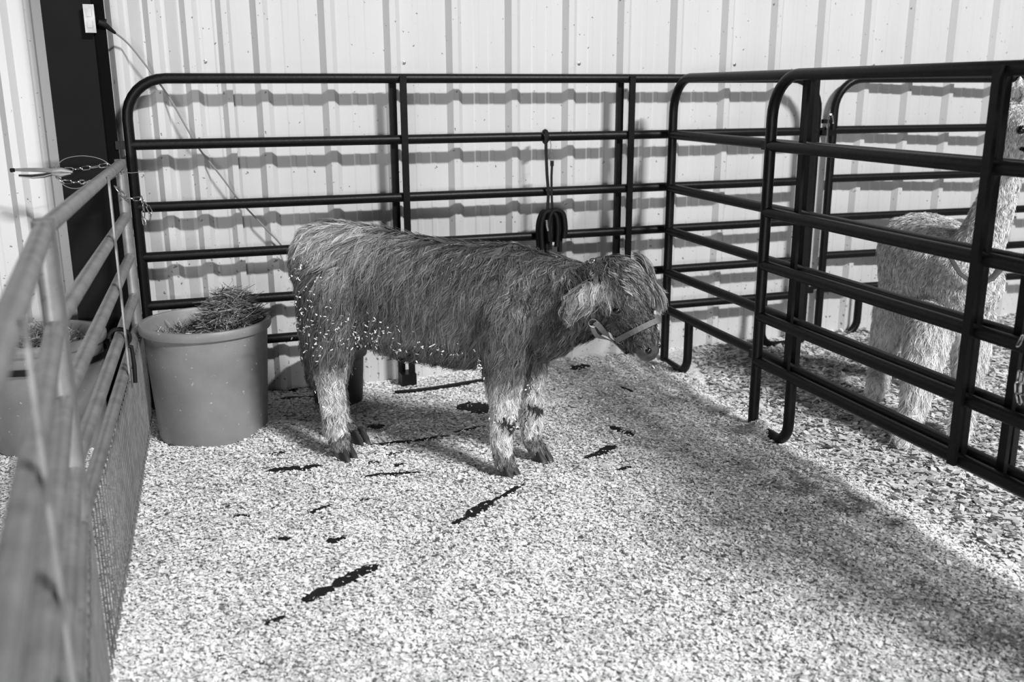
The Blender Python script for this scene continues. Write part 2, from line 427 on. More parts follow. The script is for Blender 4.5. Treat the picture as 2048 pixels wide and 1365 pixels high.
# ------------------------------------------------------------------ tubs and hay
def tub(c, h, rt, rb, m, name, label, cat='tub', rot=0, strap=False):
    o = empty(name, c); tag(o, label, cat)
    pr = [(0, .012), (rb-.03, .010), (rb-.006, .0), (rb, .012), (rt-.018, h-.045), (rt-.018, h-.040), (rt-.003, h-.036), (rt, h-.024), (rt, h-.008), (rt-.005, h), (rt-.020, h), (rt-.026, h-.010), (rb-.012, .03), (0, .022)]
    MB().lathe(pr, n=64).build('tub_body', m, o)
    return o
T1 = Vector((-1.306, 3.985, 0)); T2 = Vector((-1.955, 3.86, 0))
tub1 = tub(T1, .505, .272, .228, M_tub, 'feed_tub', 'grey round plastic feed tub with hay in the pen corner'); tub1['group'] = 'grey plastic feed tubs'
tub2 = tub(T2, .475, .255, .215, M_tub, 'feed_tub', 'grey round plastic feed tub outside the pen behind the galvanized gate'); tub2['group'] = 'grey plastic feed tubs'
T3 = gnd(682, 795); T3 = Vector((T3.x-.0, T3.y-.06, 0))
tub3 = tub(T3, .27, .145, .115, M_tubdark, 'water_bucket', 'black rubber bucket on the ground behind the hind legs of the calf', 'bucket')
def hay(c, R, lvl, bump, N, label, seed, lc=(0, 0)):
    r = np.random.default_rng(seed)
    a = r.uniform(0, 6.283, N); q = np.sqrt(r.uniform(0, 1, N))*R
    n2 = int(N*.5)
    x, y = q*np.cos(a), q*np.sin(a)
    x[:n2] = lc[0]+r.normal(0, bump[1], n2); y[:n2] = lc[1]+r.normal(0, bump[1], n2)
    rr = np.hypot(x, y); k = rr > R*.93; x[k] *= (R*.93/rr[k]); y[k] *= (R*.93/rr[k])
    d2 = (x-lc[0])**2+(y-lc[1])**2
    z = lvl+bump[0]*np.exp(-(d2/bump[2]**2)**1.6)*r.uniform(.2, 1, N)
    yaw = r.uniform(0, 6.283, N); el = r.normal(.05, .38, N); L = r.uniform(.05, .16, N)
    d = np.stack([np.cos(yaw)*np.cos(el), np.sin(yaw)*np.cos(el), np.sin(el)], 1)
    K = 4; t = np.linspace(-.5, .5, K)
    bend = r.normal(0, .22, (N, 3)); bend[:, 2] -= .1
    P = np.stack([x, y, z], 1)[:, None, :]+d[:, None, :]*(L[:, None]*t[None, :])[..., None]+bend[:, None, :]*((t[None, :]**2)*L[:, None])[..., None]
    rad = np.hypot(P[..., 0], P[..., 1]); lim = R*.97; sc = np.where((rad > lim) & (P[..., 2] < lvl+.07), lim/np.maximum(rad, 1e-6), 1)
    P[..., 0] *= sc; P[..., 1] *= sc
    side = np.cross(d, r.normal(0, 1, (N, 3))); side /= np.linalg.norm(side, axis=1, keepdims=True)+1e-9
    co, fc = ribbons(P, np.repeat(side[:, None, :], K, 1), r.uniform(.0009, .0024, N), np.array([.7, 1, 1, .5]))
    tn = np.clip(r.gamma(1.8, .12, N), .015, .7)
    o = empty('hay', (c.x, c.y, 0)); tag(o, label, 'hay', kind='stuff')
    me = npmesh('hay_stalks', co, fc, False, np.repeat(tn, 2*K)); tag(link('hay_stalks', me, M_hay, o), kind='stuff')
    mb = MB(); rings = 9; n = 28; Rf = R*.96
    for i in range(rings+1):
        for k in range(n):
            rr = Rf*i/rings; aa = 6.283*k/n; xx, yy = rr*math.cos(aa), rr*math.sin(aa)
            zz = lvl-.02+bump[0]*.62*math.exp(-(((xx-lc[0])**2+(yy-lc[1])**2)/bump[2]**2)**1.6)
            mb.v.append(Vector((xx, yy, zz)))
    for i in range(rings):
        for k in range(n): l = (k+1) % n; mb.f.append([i*n+k, i*n+l, (i+1)*n+l, (i+1)*n+k])
    tag(mb.build('hay_mass', M_hayfill, o), kind='stuff')
hay(T1, .238, .425, (.20, .075, .118), 5600, 'heap of dry hay rising from the tub in the pen corner', 3, (.10, .04))
hay(T2, .222, .425, (.05, .11, .15), 2600, 'dry hay lying in the tub behind the galvanized gate', 4, (-.05, 0))
# strap round the outer tub
ts = empty('tub_strap', (T2.x, T2.y, .375)); tag(ts, 'black strap round the tub behind the galvanized gate', 'strap')
sb = MB(); nn_ = 40
for k in range(nn_):
    a = 6.283*k/nn_
    for zz in (-.013, .013): sb.v.append(Vector((.249*math.cos(a), .249*math.sin(a), zz+.006*math.cos(a))))
for k in range(nn_): l = (k+1) % nn_; sb.f.append([2*k, 2*l, 2*l+1, 2*k+1])
sb.build('strap_band', M_bstrap, ts)
# black tie on the corner gate
tp = g1a+g1dir*1.26
tie = empty('gate_tie', (tp.x, tp.y, .52), math.atan2(g1dir.y, g1dir.x)); tag(tie, 'black cord tied round the rails of the corner gate', 'cord')
MB().tube([(0, .035*math.cos(a)-.0, .07+.032*math.sin(a)) for a in np.linspace(0, 6.0, 16)]+[(.01, -.036, .03), (.0, -.04, -.04), (-.01, -.038, -.10)], .008, 8).build('tie_loop', M_bstrap, tie)

# ------------------------------------------------------------------ chains, pliers, wire
lk = [(.015*math.cos(a)*.42+(0), 0, 0) for a in (0,)]
def link_mesh(L=.036, Wd=.015, r=.0022):
    h = L/2-Wd/2; p = []
    for k in range(7): a = math.pi*k/6; p.append((h+Wd/2*math.sin(a), Wd/2*math.cos(a), 0))
    for k in range(7): a = math.pi*k/6; p.append((-h-Wd/2*math.sin(a), -Wd/2*math.cos(a), 0))
    m = MB().tube(p, r, 6, closed=True).mesh('link'); m.materials.append(M_steel); return m
LKM = link_mesh()
def chain(name, label, strands, step=.0315):
    o = empty(name, strands[0][0]); tag(o, label, 'chain')
    for st in strands:
        pts = spline(st, 12); acc = 0; k = 0; last = pts[0]
        for p in pts[1:]:
            if (p-last).length >= step:
                d = (p-last).normalized(); c = (p+last)/2
                q = d.to_track_quat('X', 'Z') @ Matrix.Rotation(math.pi/2*(k % 2)+.35*math.sin(k*2.1), 3, 'X').to_quaternion()
                e = link('link', LKM, M_steel, o); e.location = c-o.location; e.rotation_mode = 'QUATERNION'; e.rotation_quaternion = q
                last = p; k += 1
    return o
Yc = 4.02
A_ = lambda x, y, Y=Yc: at(x, y, Y)
chain('gate_chain', 'bright steel chain looped round the top of the corner gate',
      [[A_(112, 341), A_(150, 338), A_(190, 334), A_(222, 330, 4.05), A_(236, 340, 4.0), A_(243, 349, 4.0)],
       [A_(112, 354), A_(128, 364), A_(160, 364), A_(188, 365, 3.95), A_(216, 362, 3.95), A_(236, 350, 3.98)]])
chain('loose_chain', 'loose end of steel chain draped on the post of the back panel',
      [[A_(229, 372, 4.02), A_(240, 385, 4.02), A_(256, 398, 4.05), A_(274, 398, 4.05), A_(283, 398, 4.1)],
       [A_(282, 392, 4.1), A_(286, 408, 4.1), A_(287, 425, 4.12), A_(287, 440, 4.12), A_(291, 456, 4.12)], [A_(286, 400, 4.09), A_(297, 415, 4.1), A_(302, 428, 4.11), A_(300, 442, 4.11)]])
wl = empty('wire_loop', A_(165, 345)); tag(wl, 'thin wire loop round the gate chain', 'wire')
MB().tube(loc(wl, spline([A_(246, 346), A_(225, 333), A_(200, 318), A_(165, 312), A_(130, 318), A_(112, 335), A_(113, 352), A_(130, 372), A_(155, 377), A_(185, 365)], 6)), .0016, 6).build('wire', M_cord, wl)
MB().tube(loc(wl, spline([A_(243, 342), A_(258, 346, 4.1), A_(275, 345, 4.1), A_(297, 341, 4.1)], 5)), .0016, 6).build('wire', M_cord, wl)
pr0 = A_(28, 345); pr1 = A_(148, 346)
plo = empty('locking_pliers', (pr0+pr1)/2, math.atan2((pr1-pr0).y, (pr1-pr0).x)); tag(plo, 'steel locking pliers clamped on the gate chain', 'pliers')
PL = (pr1-pr0).length
MB().tube([(-PL*.47, 0, .012), (-PL*.3, 0, .012), (0, 0, .011), (PL*.2, 0, .004)], [.006, .008, .009, .011], 10).build('upper_handle', M_box, plo)
MB().tube([(-PL*.42, 0, -.012), (-PL*.2, 0, -.016), (0, 0, -.012), (PL*.14, 0, -.004)], [.006, .010, .010, .008], 10).build('lower_handle', M_steel, plo)
MB().tube([(-PL*.55, 0, .010), (-PL*.49, 0, .011)], [.009, .008], 10).build('adjusting_screw', M_bstrap, plo)
MB().tube([(PL*.16, 0, .006), (PL*.3, 0, .010), (PL*.48, 0, .002)], [.012, .011, .005], 8).build('jaw', M_box, plo)
MB().tube([(PL*.14, 0, -.004), (PL*.28, 0, -.010), (PL*.45, 0, -.004)], [.008, .009, .004], 8).build('jaw', M_box, plo)
# chain on the near panel at its far side
cq = NEAR0+NDIR*1.52
chain('panel_chain', 'steel chain hanging from the side panel below the alpaca', [[at(2046, 672, 2.6), at(2036, 690, 2.6), at(2030, 705, 2.6)], [at(2040, 742, 2.62), at(2036, 765, 2.62), at(2036, 790, 2.62), at(2041, 815, 2.62)], [at(2046, 745, 2.64), at(2045, 770, 2.64), at(2044, 795, 2.64)]])

# ------------------------------------------------------------------ lead rope on the back panel
def pp(x, y, d=.045): return on_plane(x, y, Vector((BX, BY, 0))-BNRM*d, BNRM)
lr = empty('lead_rope', pp(1098, 271)); tag(lr, 'black strap and coiled rope hung from a rail of the back panel', 'rope')
def strapm(pts, w, th, nrm): 
    return MB().tube(pts, w, 8, flat=th/w, nrm=nrm)
strapm(loc(lr, [pp(1092, 262), pp(1092, 300), pp(1094, 350), pp(1097, 385), pp(1095, 420)]), .0085, .003, BNRM).build('strap', M_bstrap, lr)
strapm(loc(lr, [pp(1104, 330), pp(1103, 352), pp(1103, 385), pp(1105, 425)]), .0065, .003, BNRM).build('strap', M_bstrap, lr)
MB().box(pp(1104, 327)-lr.location, (.018, .01, .026)).build('strap_end', M_bstrap, lr, False)
ql = MB()
ql.tube(loc(lr, [Vector((BX, BY, 0))+BDIR*((pp(1097, 268)-Vector((BX, BY, 0))).dot(BDIR))+Vector((0, 0, RH[1]))+BNRM*(.031*math.cos(a))+Vector((0, 0, .029*math.sin(a))) for a in np.linspace(0, 6.283, 17)[:-1]]), .009, 8, closed=True)
ql.build('loop', M_bstrap, lr)
MB().tube(loc(lr, [pp(1100, 280), pp(1102, 290), pp(1101, 300), pp(1103, 303), pp(1104, 298)]), .002, 6).tube(loc(lr, [pp(1101, 304), pp(1097, 311), pp(1101, 322), pp(1107, 311), pp(1102, 304)]), .0012, 6).build('snap_hook', M_steel, lr)
coil = MB()
for x0, x1, yb, d in ((1080, 1098, 505, .05), (1086, 1112, 500, .065), (1096, 1118, 510, .05), (1100, 1126, 483, .07), (1104, 1128, 480, .045), (1090, 1104, 490, .04)):
    yt = 420+abs(x0-1098)*.2
    coil.tube(loc(lr, spline([pp(x0-2, yb, d), pp(x0-4, 455, d), pp(x0+2, yt+6, d), pp((x0+x1)/2, yt, d), pp(x1-1, yt+8, d), pp(x1+3, 455, d), pp(x1+1, yb-6, d)], 5)), .0125, 9)
coil.build('rope_coil', M_bstrap, lr)
MB().tube(loc(lr, [pp(1093, 440, .08), pp(1094, 452, .08), pp(1096, 462, .08)]), .008, 8).build('coil_wrap', M_steel, lr)

# black strip lying by the wall
bs = gnd(880, 783)
bo = empty('rubber_strip', bs); tag(bo, 'black rubber strip lying on the bedding at the foot of the wall', 'strip')
pts = [gnd(x, y) for x, y in ((790, 790), (830, 789), (880, 782), (930, 774), (965, 768), (1000, 763))]
MB().tube([Vector((p.x, p.y, float(floor_z(p.x, p.y))+.012))-bs for p in pts], .012, 8, flat=.8).build('strip_length', M_bstrap, bo)

# ------------------------------------------------------------------ animals: continuous bodies and coats
def sph(n=70):
    k = np.arange(n)+.5; ph = np.arccos(1-2*k/n); th = math.pi*(1+5**.5)*k
    return np.stack([np.cos(th)*np.sin(ph), np.sin(th)*np.sin(ph), np.cos(ph)], 1)
SPH = sph()
def body_mesh(name, prims, voxel=.010, smooth=6):
    """prims: (p1, r1, p2, r2, squash, axis) hulls fused into one skin"""
    bm = bmesh.new()
    for p1, r1, p2, r2, sq, ax in prims:
        q = SPH.copy()
        if sq != 1.0:
            a = np.array(Vector(ax).normalized()); q = q+np.outer(q@a, a)*(sq-1)
        vs = [bm.verts.new(tuple(np.array(p1)+u*r1)) for u in q]+[bm.verts.new(tuple(np.array(p2)+u*r2)) for u in q]
        r = bmesh.ops.convex_hull(bm, input=vs, use_existing_faces=False)
        dead = [g for g in r['geom_interior'] if isinstance(g, bmesh.types.BMVert)]
        bmesh.ops.delete(bm, geom=dead, context='VERTS')
    me = bpy.data.meshes.new(name+'_raw'); bm.to_mesh(me); bm.free()
    o = bpy.data.objects.new(name+'_raw', me); COL.objects.link(o)
    r = o.modifiers.new('r', 'REMESH'); r.mode = 'VOXEL'; r.voxel_size = voxel
    s = o.modifiers.new('s', 'SMOOTH'); s.factor = .5; s.iterations = smooth
    dg = bpy.context.evaluated_depsgraph_get(); dg.update()
    out = bpy.data.meshes.new_from_object(o.evaluated_get(dg)); out.name = name
    bpy.data.objects.remove(o); bpy.data.meshes.remove(me)
    out.polygons.foreach_set('use_smooth', [True]*len(out.polygons)); return out
def bvh_of(me):
    vs = [v.co.copy() for v in me.vertices]; return BVHTree.FromPolygons(vs, [tuple(p.vertices) for p in me.polygons])
def sample(me, N, r):
    me.calc_loop_triangles(); nt = len(me.loop_triangles)
    tri = np.empty(nt*3, np.int32); me.loop_triangles.foreach_get('vertices', tri); tri = tri.reshape(-1, 3)
    co = np.empty(len(me.vertices)*3, np.float32); me.vertices.foreach_get('co', co); co = co.reshape(-1, 3)
    nr = np.empty(len(me.vertices)*3, np.float32); me.vertices.foreach_get('normal', nr); nr = nr.reshape(-1, 3)
    A, B, C = co[tri[:, 0]], co[tri[:, 1]], co[tri[:, 2]]
    ar = np.linalg.norm(np.cross(B-A, C-A), axis=1); t = r.choice(nt, N, p=ar/ar.sum())
    u, v = r.random(N), r.random(N); k = u+v > 1; u[k] = 1-u[k]; v[k] = 1-v[k]; w = 1-u-v
    P = A[t]*w[:, None]+B[t]*u[:, None]+C[t]*v[:, None]
    n = nr[tri[t, 0]]*w[:, None]+nr[tri[t, 1]]*u[:, None]+nr[tri[t, 2]]*v[:, None]
    return P, n/(np.linalg.norm(n, axis=1, keepdims=True)+1e-9)
def unit(a): return a/(np.linalg.norm(a, axis=-1, keepdims=True)+1e-9)
def coat(me, G, field, children, spread, width, seed, K=6, wave=.009, clump=.55, tipw=.25, minoff=.004):
    """field(P, n) -> length, comb, lift, tone, keep ; returns mesh data of the coat"""
    r = np.random.default_rng(seed); P, n = sample(me, G, r); T = bvh_of(me)
    L, comb, lift, tone, keep = field(P, n, r)
    P, n, L, comb, lift, tone = P[keep], n[keep], L[keep], comb[keep], lift[keep], tone[keep]; G = len(P)
    path = np.zeros((G, K, 3)); nrm = np.zeros((G, K, 3)); path[:, 0] = P; nrm[:, 0] = n
    cur = P.copy(); cn = n.copy(); seg = (L/(K-1))[:, None]
    for k in range(1, K):
        g = comb.copy(); t = g-cn*(g*cn).sum(1, keepdims=True); t = unit(t)
        far = np.minimum(1, (k/(K-1))*1.0)[None] if False else k/(K-1)
        d = unit(t+cn*(lift*(1-far*.9))[:, None]+np.array([0, 0, -.22])*far)
        cur = cur+d*seg
        for i in range(G):
            loc_, nn, fi, ds = T.find_nearest(Vector(cur[i]))
            if loc_ is None: continue
            dv = Vector(cur[i])-loc_; s = dv.dot(nn)
            m = minoff+.012*far*min(1, L[i]/.08)
            if s < m: cur[i] += np.array(nn*(m-s))
            cn[i] = np.array(nn)
        path[:, k] = cur; nrm[:, k] = cn
    # waves per lock
    tan = unit(np.gradient(path, axis=1)); sd = unit(np.cross(tan, nrm))
    tt = np.linspace(0, 1, K); ph = r.uniform(0, 6.283, G); fr = r.uniform(4, 8, G)
    path += sd*(np.sin(ph[:, None]+tt[None]*fr[:, None])-np.sin(ph)[:, None])[..., None]*(wave*np.minimum(1, L/.06))[:, None, None]
    # children
    C = children; Pc = np.repeat(path, C, 0); Nc = np.repeat(nrm, C, 0); Lc = np.repeat(L, C); N = len(Pc)
    n0 = Nc[:, 0]; off = r.normal(0, 1, (N, 3)); off -= n0*(off*n0).sum(1, keepdims=True); off *= spread*r.uniform(.2, 1, (N, 1))/1.2
    cl = 1-clump*tt**.8
    Pc = Pc+off[:, None, :]*cl[None, :, None]
    sc = r.uniform(.65, 1.08, N)                                      # varied lengths
    Pc = Pc[:, :1]+(Pc-Pc[:, :1])*sc[:, None, None]
    fz = r.normal(0, 1, (N, 3))*np.minimum(.0045, Lc*.09)[:, None]
    Pc = Pc+fz[:, None, :]*(tt**1.5)[None, :, None]
    tan = unit(np.gradient(Pc, axis=1)); s0 = unit(np.cross(tan, Nc)); b0 = np.cross(tan, s0)
    roll = r.normal(0, .55, N)[:, None, None]; side = s0*np.cos(roll)+b0*np.sin(roll)
    hw = width*r.uniform(.6, 1.25, N)*.5
    co, f = ribbons(Pc, side, hw, np.concatenate([np.linspace(.8, 1, K//2), np.linspace(1, tipw, K-K//2)]))
    tn = np.repeat(tone*r.uniform(.5, 1.6, G), C)*r.uniform(.75, 1.3, N)
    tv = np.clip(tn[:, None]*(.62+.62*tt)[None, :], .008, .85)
    return co, f, np.repeat(tv.ravel(), 2)

# ---- calf
P0 = np.array([-.67, 3.755, 0]); AX = np.array([.958, -.286, 0]); NN = np.array([-.286, -.958, 0])
nv = Vector(NN)
def cpx(x, y, o=0.0): return on_plane(x, y, Vector(P0+NN*o), nv)
prims = []
def chainp(pts, sq=1.0, ax=NN):
    for a, b in zip(pts, pts[1:]): prims.append((cpx(*a[:3]), a[3], cpx(*b[:3]), b[3], sq, ax))
chainp([(664, 528, 0, .168), (730, 545, 0, .185), (820, 574, 0, .200), (920, 589, 0, .203), (1010, 590, 0, .195), (1062, 615, 0, .16), (1088, 645, 0, .13)], .82)
chainp([(710, 600, 0, .15), (820, 628, 0, .165), (930, 640, 0, .170), (1020, 640, 0, .15)], .82)
chainp([(1030, 575, 0, .15), (1125, 582, 0, .12), (1190, 588, 0, .095)], .8)
chainp([(1060, 640, 0, .12), (1125, 635, 0, .095), (1195, 630, 0, .07)], .7)
chainp([(668, 582, .075, .132), (662, 680, .10, .085), (660, 750, .10, .050), (670, 860, .10, .036), (681, 893, .10, .036), (688, 915, .10, .030)])
chainp([(672, 600, -.075, .12), (668, 700, -.085, .075), (668, 765, -.08, .046), (680, 840, -.07, .035), (703, 872, -.07, .034), (716, 884, -.07, .030)])
chainp([(1015, 630, .085, .115), (1008, 720, .10, .072), (1008, 830, .10, .043), (1003, 890, .10, .034), (1008, 922, .10, .036), (1014, 940, .10, .032)])
chainp([(1045, 660, -.085, .10), (1060, 790, -.10, .048), (1062, 830, -.10, .040), (1062, 872, -.10, .032), (1070, 897, -.10, .035), (1077, 908, -.10, .031)])
chainp([(618, 478, 0, .045), (612, 560, 0, .036), (616, 690, -.01, .024), (625, 765, -.02, .014)])
HO = at(1240, 552, 3.43); fh = Vector((.82, -.572, 0)); HL = Vector((-.572, -.82, 0))
HF = (fh*.52+Vector((0, 0, -.855))).normalized(); HD = (fh*.855+Vector((0, 0, .52))).normalized()
def hp(f, d, l=0.0): return HO+HF*f+HD*d+HL*l
def hchain(pts, sq=1.0, ax=None):
    for a, b in zip(pts, pts[1:]): prims.append((hp(*a[:3]), a[3], hp(*b[:3]), b[3], sq, ax or HL))
hchain([(-.005, -.04, 0, .085), (.05, -.03, 0, .092), (.12, -.03, 0, .084)], .95)
hchain([(.10, -.012, 0, .075), (.18, -.015, 0, .056), (.255, -.02, 0, .047)], .92)
hchain([(.245, -.03, 0, .047), (.285, -.032, 0, .043)], 1.18)
hchain([(.07, -.10, 0, .058), (.16, -.085, 0, .045), (.25, -.068, 0, .032)], .85)
hchain([(-.01, -.09, 0, .09), (.03, -.15, 0, .09)], .8)
EARS = []
for sgn in (1, -1):
    e0 = hp(.02 if sgn > 0 else .045, -.035, sgn*(.085 if sgn > 0 else .07)); e1 = e0+HL*sgn*.068+Vector((0, 0, -.010))-fh*.032*sgn; e2 = e1+HL*sgn*.062+Vector((0, 0, -.040))-fh*.034*sgn
    prims.append((e0, .024, e1, .046, .34, fh)); prims.append((e1, .046, e2, .026, .34, fh)); EARS.append((e0, e1, e2))
calf = empty('calf', (P0[0]+.3*AX[0], P0[1]+.3*AX[1], 0)); tag(calf, 'shaggy long-haired calf wearing a halter, flecked with wood shavings', 'calf')
def shift(me, o):
    me.transform(Matrix.Translation(-o.location)); return me
cbody = body_mesh('body', prims, .0095, 5)
cb = bvh_of(cbody)
def hit(x, y):
    d = ray(x, y).normalized(); p, n_, i, s = cb.ray_cast(CAM, d)
    if p is None: p, n_, i, s = cb.find_nearest(at(x, y, 3.42))
    return p, n_
def segd(P, a, b):
    a = np.array(a); b = np.array(b); d = b-a; t = np.clip(((P-a)@d)/(d@d), 0, 1); return np.linalg.norm(P-(a+t[:, None]*d), axis=1), t
eyeP, eyeN = hit(1233, 622)
hoN, fN, dN, lN = (np.array(v) for v in (HO, HF, HD, HL))
HALTER = [(1190, 640), (1203, 655), (1222, 672), (1240, 686), (1252, 697)]
def calf_field(P, n, r):
    G = len(P); s = (P-P0)@AX; o = (P-P0)@NN; z = P[:, 2]
    q = P-hoN; hf, hd, hl = q@fN, q@dN, q@lN
    head = (np.abs(hl) < .14) & (hf > -.10) & (hf < .34) & (hd > -.16) & (s > .93)
    ear = np.zeros(G, bool)
    for e0, e1, e2 in EARS: ear |= (segd(P, e0, e1)[0] < .05) | (segd(P, e1, e2)[0] < .05)
    ear &= np.abs(hl) > .078
    top = np.clip((z-.75)/.15, 0, 1)
    L = np.full(G, .105); comb = np.tile(np.array([0, 0, -1.]), (G, 1))-AX*.42; lift = np.full(G, .30)
    tone = np.full(G, .102)
    rump = np.clip((.25-s)/.3, 0, 1)
    comb -= AX*(rump*.5)[:, None]*top[:, None]
    tone += rump*top*.25+.05*np.clip((.45-s)/.3, 0, 1)*top
    sh = np.clip((s-.35)/.2, 0, 1)*top; tone -= sh*.055
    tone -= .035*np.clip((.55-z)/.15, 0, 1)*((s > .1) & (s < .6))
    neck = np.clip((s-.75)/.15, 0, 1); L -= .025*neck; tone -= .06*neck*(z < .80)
    low = z < .46
    leg = low & ((np.abs(o) > .03)) & ((s < .16) | (s > .58))
    L[leg] = .055; lift[leg] = .22
    leg2 = z < .34; L[leg2] = .042; lift[leg2] = .20
    tone = np.maximum(tone, .035); tone = np.where(z < .45, tone+.42*np.clip((.50-z)/.18, 0, 1)*(np.abs(o) > .04), tone)
    leg3 = z < .12; L[leg3] = .022; tone[leg3] = .11+1.2*(z[leg3]-.04)
    knee = (np.abs(z-.245-.01*np.sin(o*90)) < .020) & (s > .6) & (n@AX > .05); tone[knee] = .03
    comb[low] = np.array([0, 0, -1.])+.12*-AX
    back = s < -.08; L[back] = .075; lift[back] = .16
    tail = (s < -.12) & (z < .62); L[tail] = .055; tone[tail] = .08; comb[tail] = [0, 0, -1]
    # head
    L[head] = .020; lift[head] = .18; tone[head] = .050; comb[head] = fN+np.array([0, 0, -.25])
    fore = head & (hd > -.05) & (hf < .10); L[fore] = .055; tone[fore] = .085; lift[fore] = .35
    jaw = head & (hd < -.06) & (hf > .02); L[jaw] = .03; tone[jaw] = .05; comb[jaw] = np.array([0, 0, -1.])-AX*.3
    poll = head & (hf < .03); L[poll] = .065; lift[poll] = .5
    L[ear] = .075; lift[ear] = .35; tone[ear] = .24
    comb[ear] = np.array([0, 0, -.9])+lN*np.sign(hl[ear])[:, None]*.45
    ne = np.linalg.norm(P-np.array(eyeP), axis=1); L[ne < .055] = .014; tone[ne < .055] = .05
    keep = ~(head & (hf > .262) & (hd > -.2)) & (z > .055)
    keep &= np.linalg.norm(P-np.array(eyeP), axis=1) > .021
    keep &= (r.random(G) < np.where(head | ear, 1.0, .9))
    return L*r.uniform(.8, 1.15, G), comb+r.normal(0, .10, (G, 3)), lift*r.uniform(.6, 1.4, G), tone, keep
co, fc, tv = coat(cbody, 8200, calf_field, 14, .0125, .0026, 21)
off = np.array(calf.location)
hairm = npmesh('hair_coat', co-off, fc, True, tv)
# extra fine coat on head, ears and lower legs
def fine_field(P, n, r):
    L, comb, lift, tone, keep = calf_field(P, n, r)
    return L, comb, lift, tone, keep & (L < .075)
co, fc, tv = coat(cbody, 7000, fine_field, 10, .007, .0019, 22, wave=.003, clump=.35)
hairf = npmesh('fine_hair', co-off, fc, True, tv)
# forelock falling over the face
def forelock():
    r = np.random.default_rng(5); G = 330; K = 8
    f0 = r.uniform(-.055, .055, G); l0 = r.normal(-.018, .042, G).clip(-.085, .065)
    tt = np.linspace(0, 1, K); Ls = r.uniform(.08, .19, G)*np.where(l0 > -.005, .42, 1-.4*np.abs(l0)/.085)
    P = np.zeros((G, K, 3)); Nn = np.zeros((G, K, 3))
    for i in range(G):
        p = hp(f0[i], .09, l0[i]); h = cb.ray_cast(p, -HD)
        p = h[0] if h[0] is not None else hp(f0[i], .05, l0[i])
        fan = r.normal(-.12, .16)-max(l0[i], 0)*7+min(l0[i], 0)*.6
        for k in range(K):
            P[i, k] = p; Nn[i, k] = dN
            d = HF*(.5+1.0*tt[k])+HD*(.55*(1-tt[k]*1.8))+HL*fan+Vector((0, 0, -.6*tt[k]))
            p = p+d.normalized()*(Ls[i]/(K-1))
            q, nn, fi, ds = cb.find_nearest(p); s_ = (p-q).dot(nn)
            m = .006+.014*tt[k]
            if s_ < m: p = p+nn*(m-s_)
    C = 16; Pc = np.repeat(P, C, 0); Nc = np.repeat(Nn, C, 0); N = len(Pc)
    o_ = r.normal(0, 1, (N, 3))*.006; Pc = Pc+o_[:, None, :]*(1-.5*tt)[None, :, None]
    ph = r.uniform(0, 6.28, G).repeat(C); sdv = np.array(HL)
    Pc = Pc+sdv*(.006*(np.sin(ph[:, None]+tt[None]*6)-np.sin(ph)[:, None]))[..., None]
    Pc = Pc+(r.normal(0, 1, (N, 3))*.004)[:, None, :]*(tt**1.5)[None, :, None]
    tan = unit(np.gradient(Pc, axis=1)); s0 = unit(np.cross(tan, Nc)); b0 = np.cross(tan, s0); roll = r.normal(0, .6, N)[:, None, None]
    co, f = ribbons(Pc, s0*np.cos(roll)+b0*np.sin(roll), r.uniform(.6, 1.2, N)*.0011, np.array([.8, 1, 1, 1, 1, .9, .6, .25]))
    tg = np.clip(r.normal(.165, .07, G), .03, .4).repeat(C)*r.uniform(.7, 1.3, N)
    tv = np.clip(tg[:, None]*(.45+1.2*tt)[None], .01, .7)
    return co, f, np.repeat(tv.ravel(), 2)
co, fc, tv = forelock()
fl = npmesh('forelock', co-off, fc, True, tv)
bo_ = link('body', shift(cbody, calf), M_skin, calf); cbody.materials.append(M_nose)
for p in cbody.polygons:
    c = np.array(p.center)+off-hoN
    if c@fN > .25 and c@dN > -.2 and abs(c@lN) < .12: p.material_index = 1
link('hair_coat', hairm, M_fur, calf)['kind'] = 'stuff'
link('fine_hair', hairf, M_fur, calf)['kind'] = 'stuff'
link('forelock', fl, M_fur, calf)['kind'] = 'stuff'
def ball(p, r, m, name, parent, sq=None):
    mb = MB(); n = 14
    mb.lathe([(max(r*math.sin(a), 1e-4), -r*math.cos(a)) for a in np.linspace(0, math.pi, 10)], n=n)
    o = mb.build(name, m, parent); o.location = Vector(p)-parent.location
    if sq is not None: o.scale = sq
    return o
ball(eyeP-eyeN*.005, .0165, M_eye, 'eye', calf, (1, 1, .72))
le = hit(1290, 610); far_eye = hp((eyeP-HO).dot(HF), (eyeP-HO).dot(HD), -(eyeP-HO).dot(HL)); ball(far_eye, .0155, M_eye, 'eye', calf)
np_, nn_2 = hit(1297, 702); ball(np_, .012, M_eye, 'nostril', calf)
ball(hp((np_-HO).dot(HF), (np_-HO).dot(HD), -(np_-HO).dot(HL)), .0095, M_eye, 'nostril', calf)
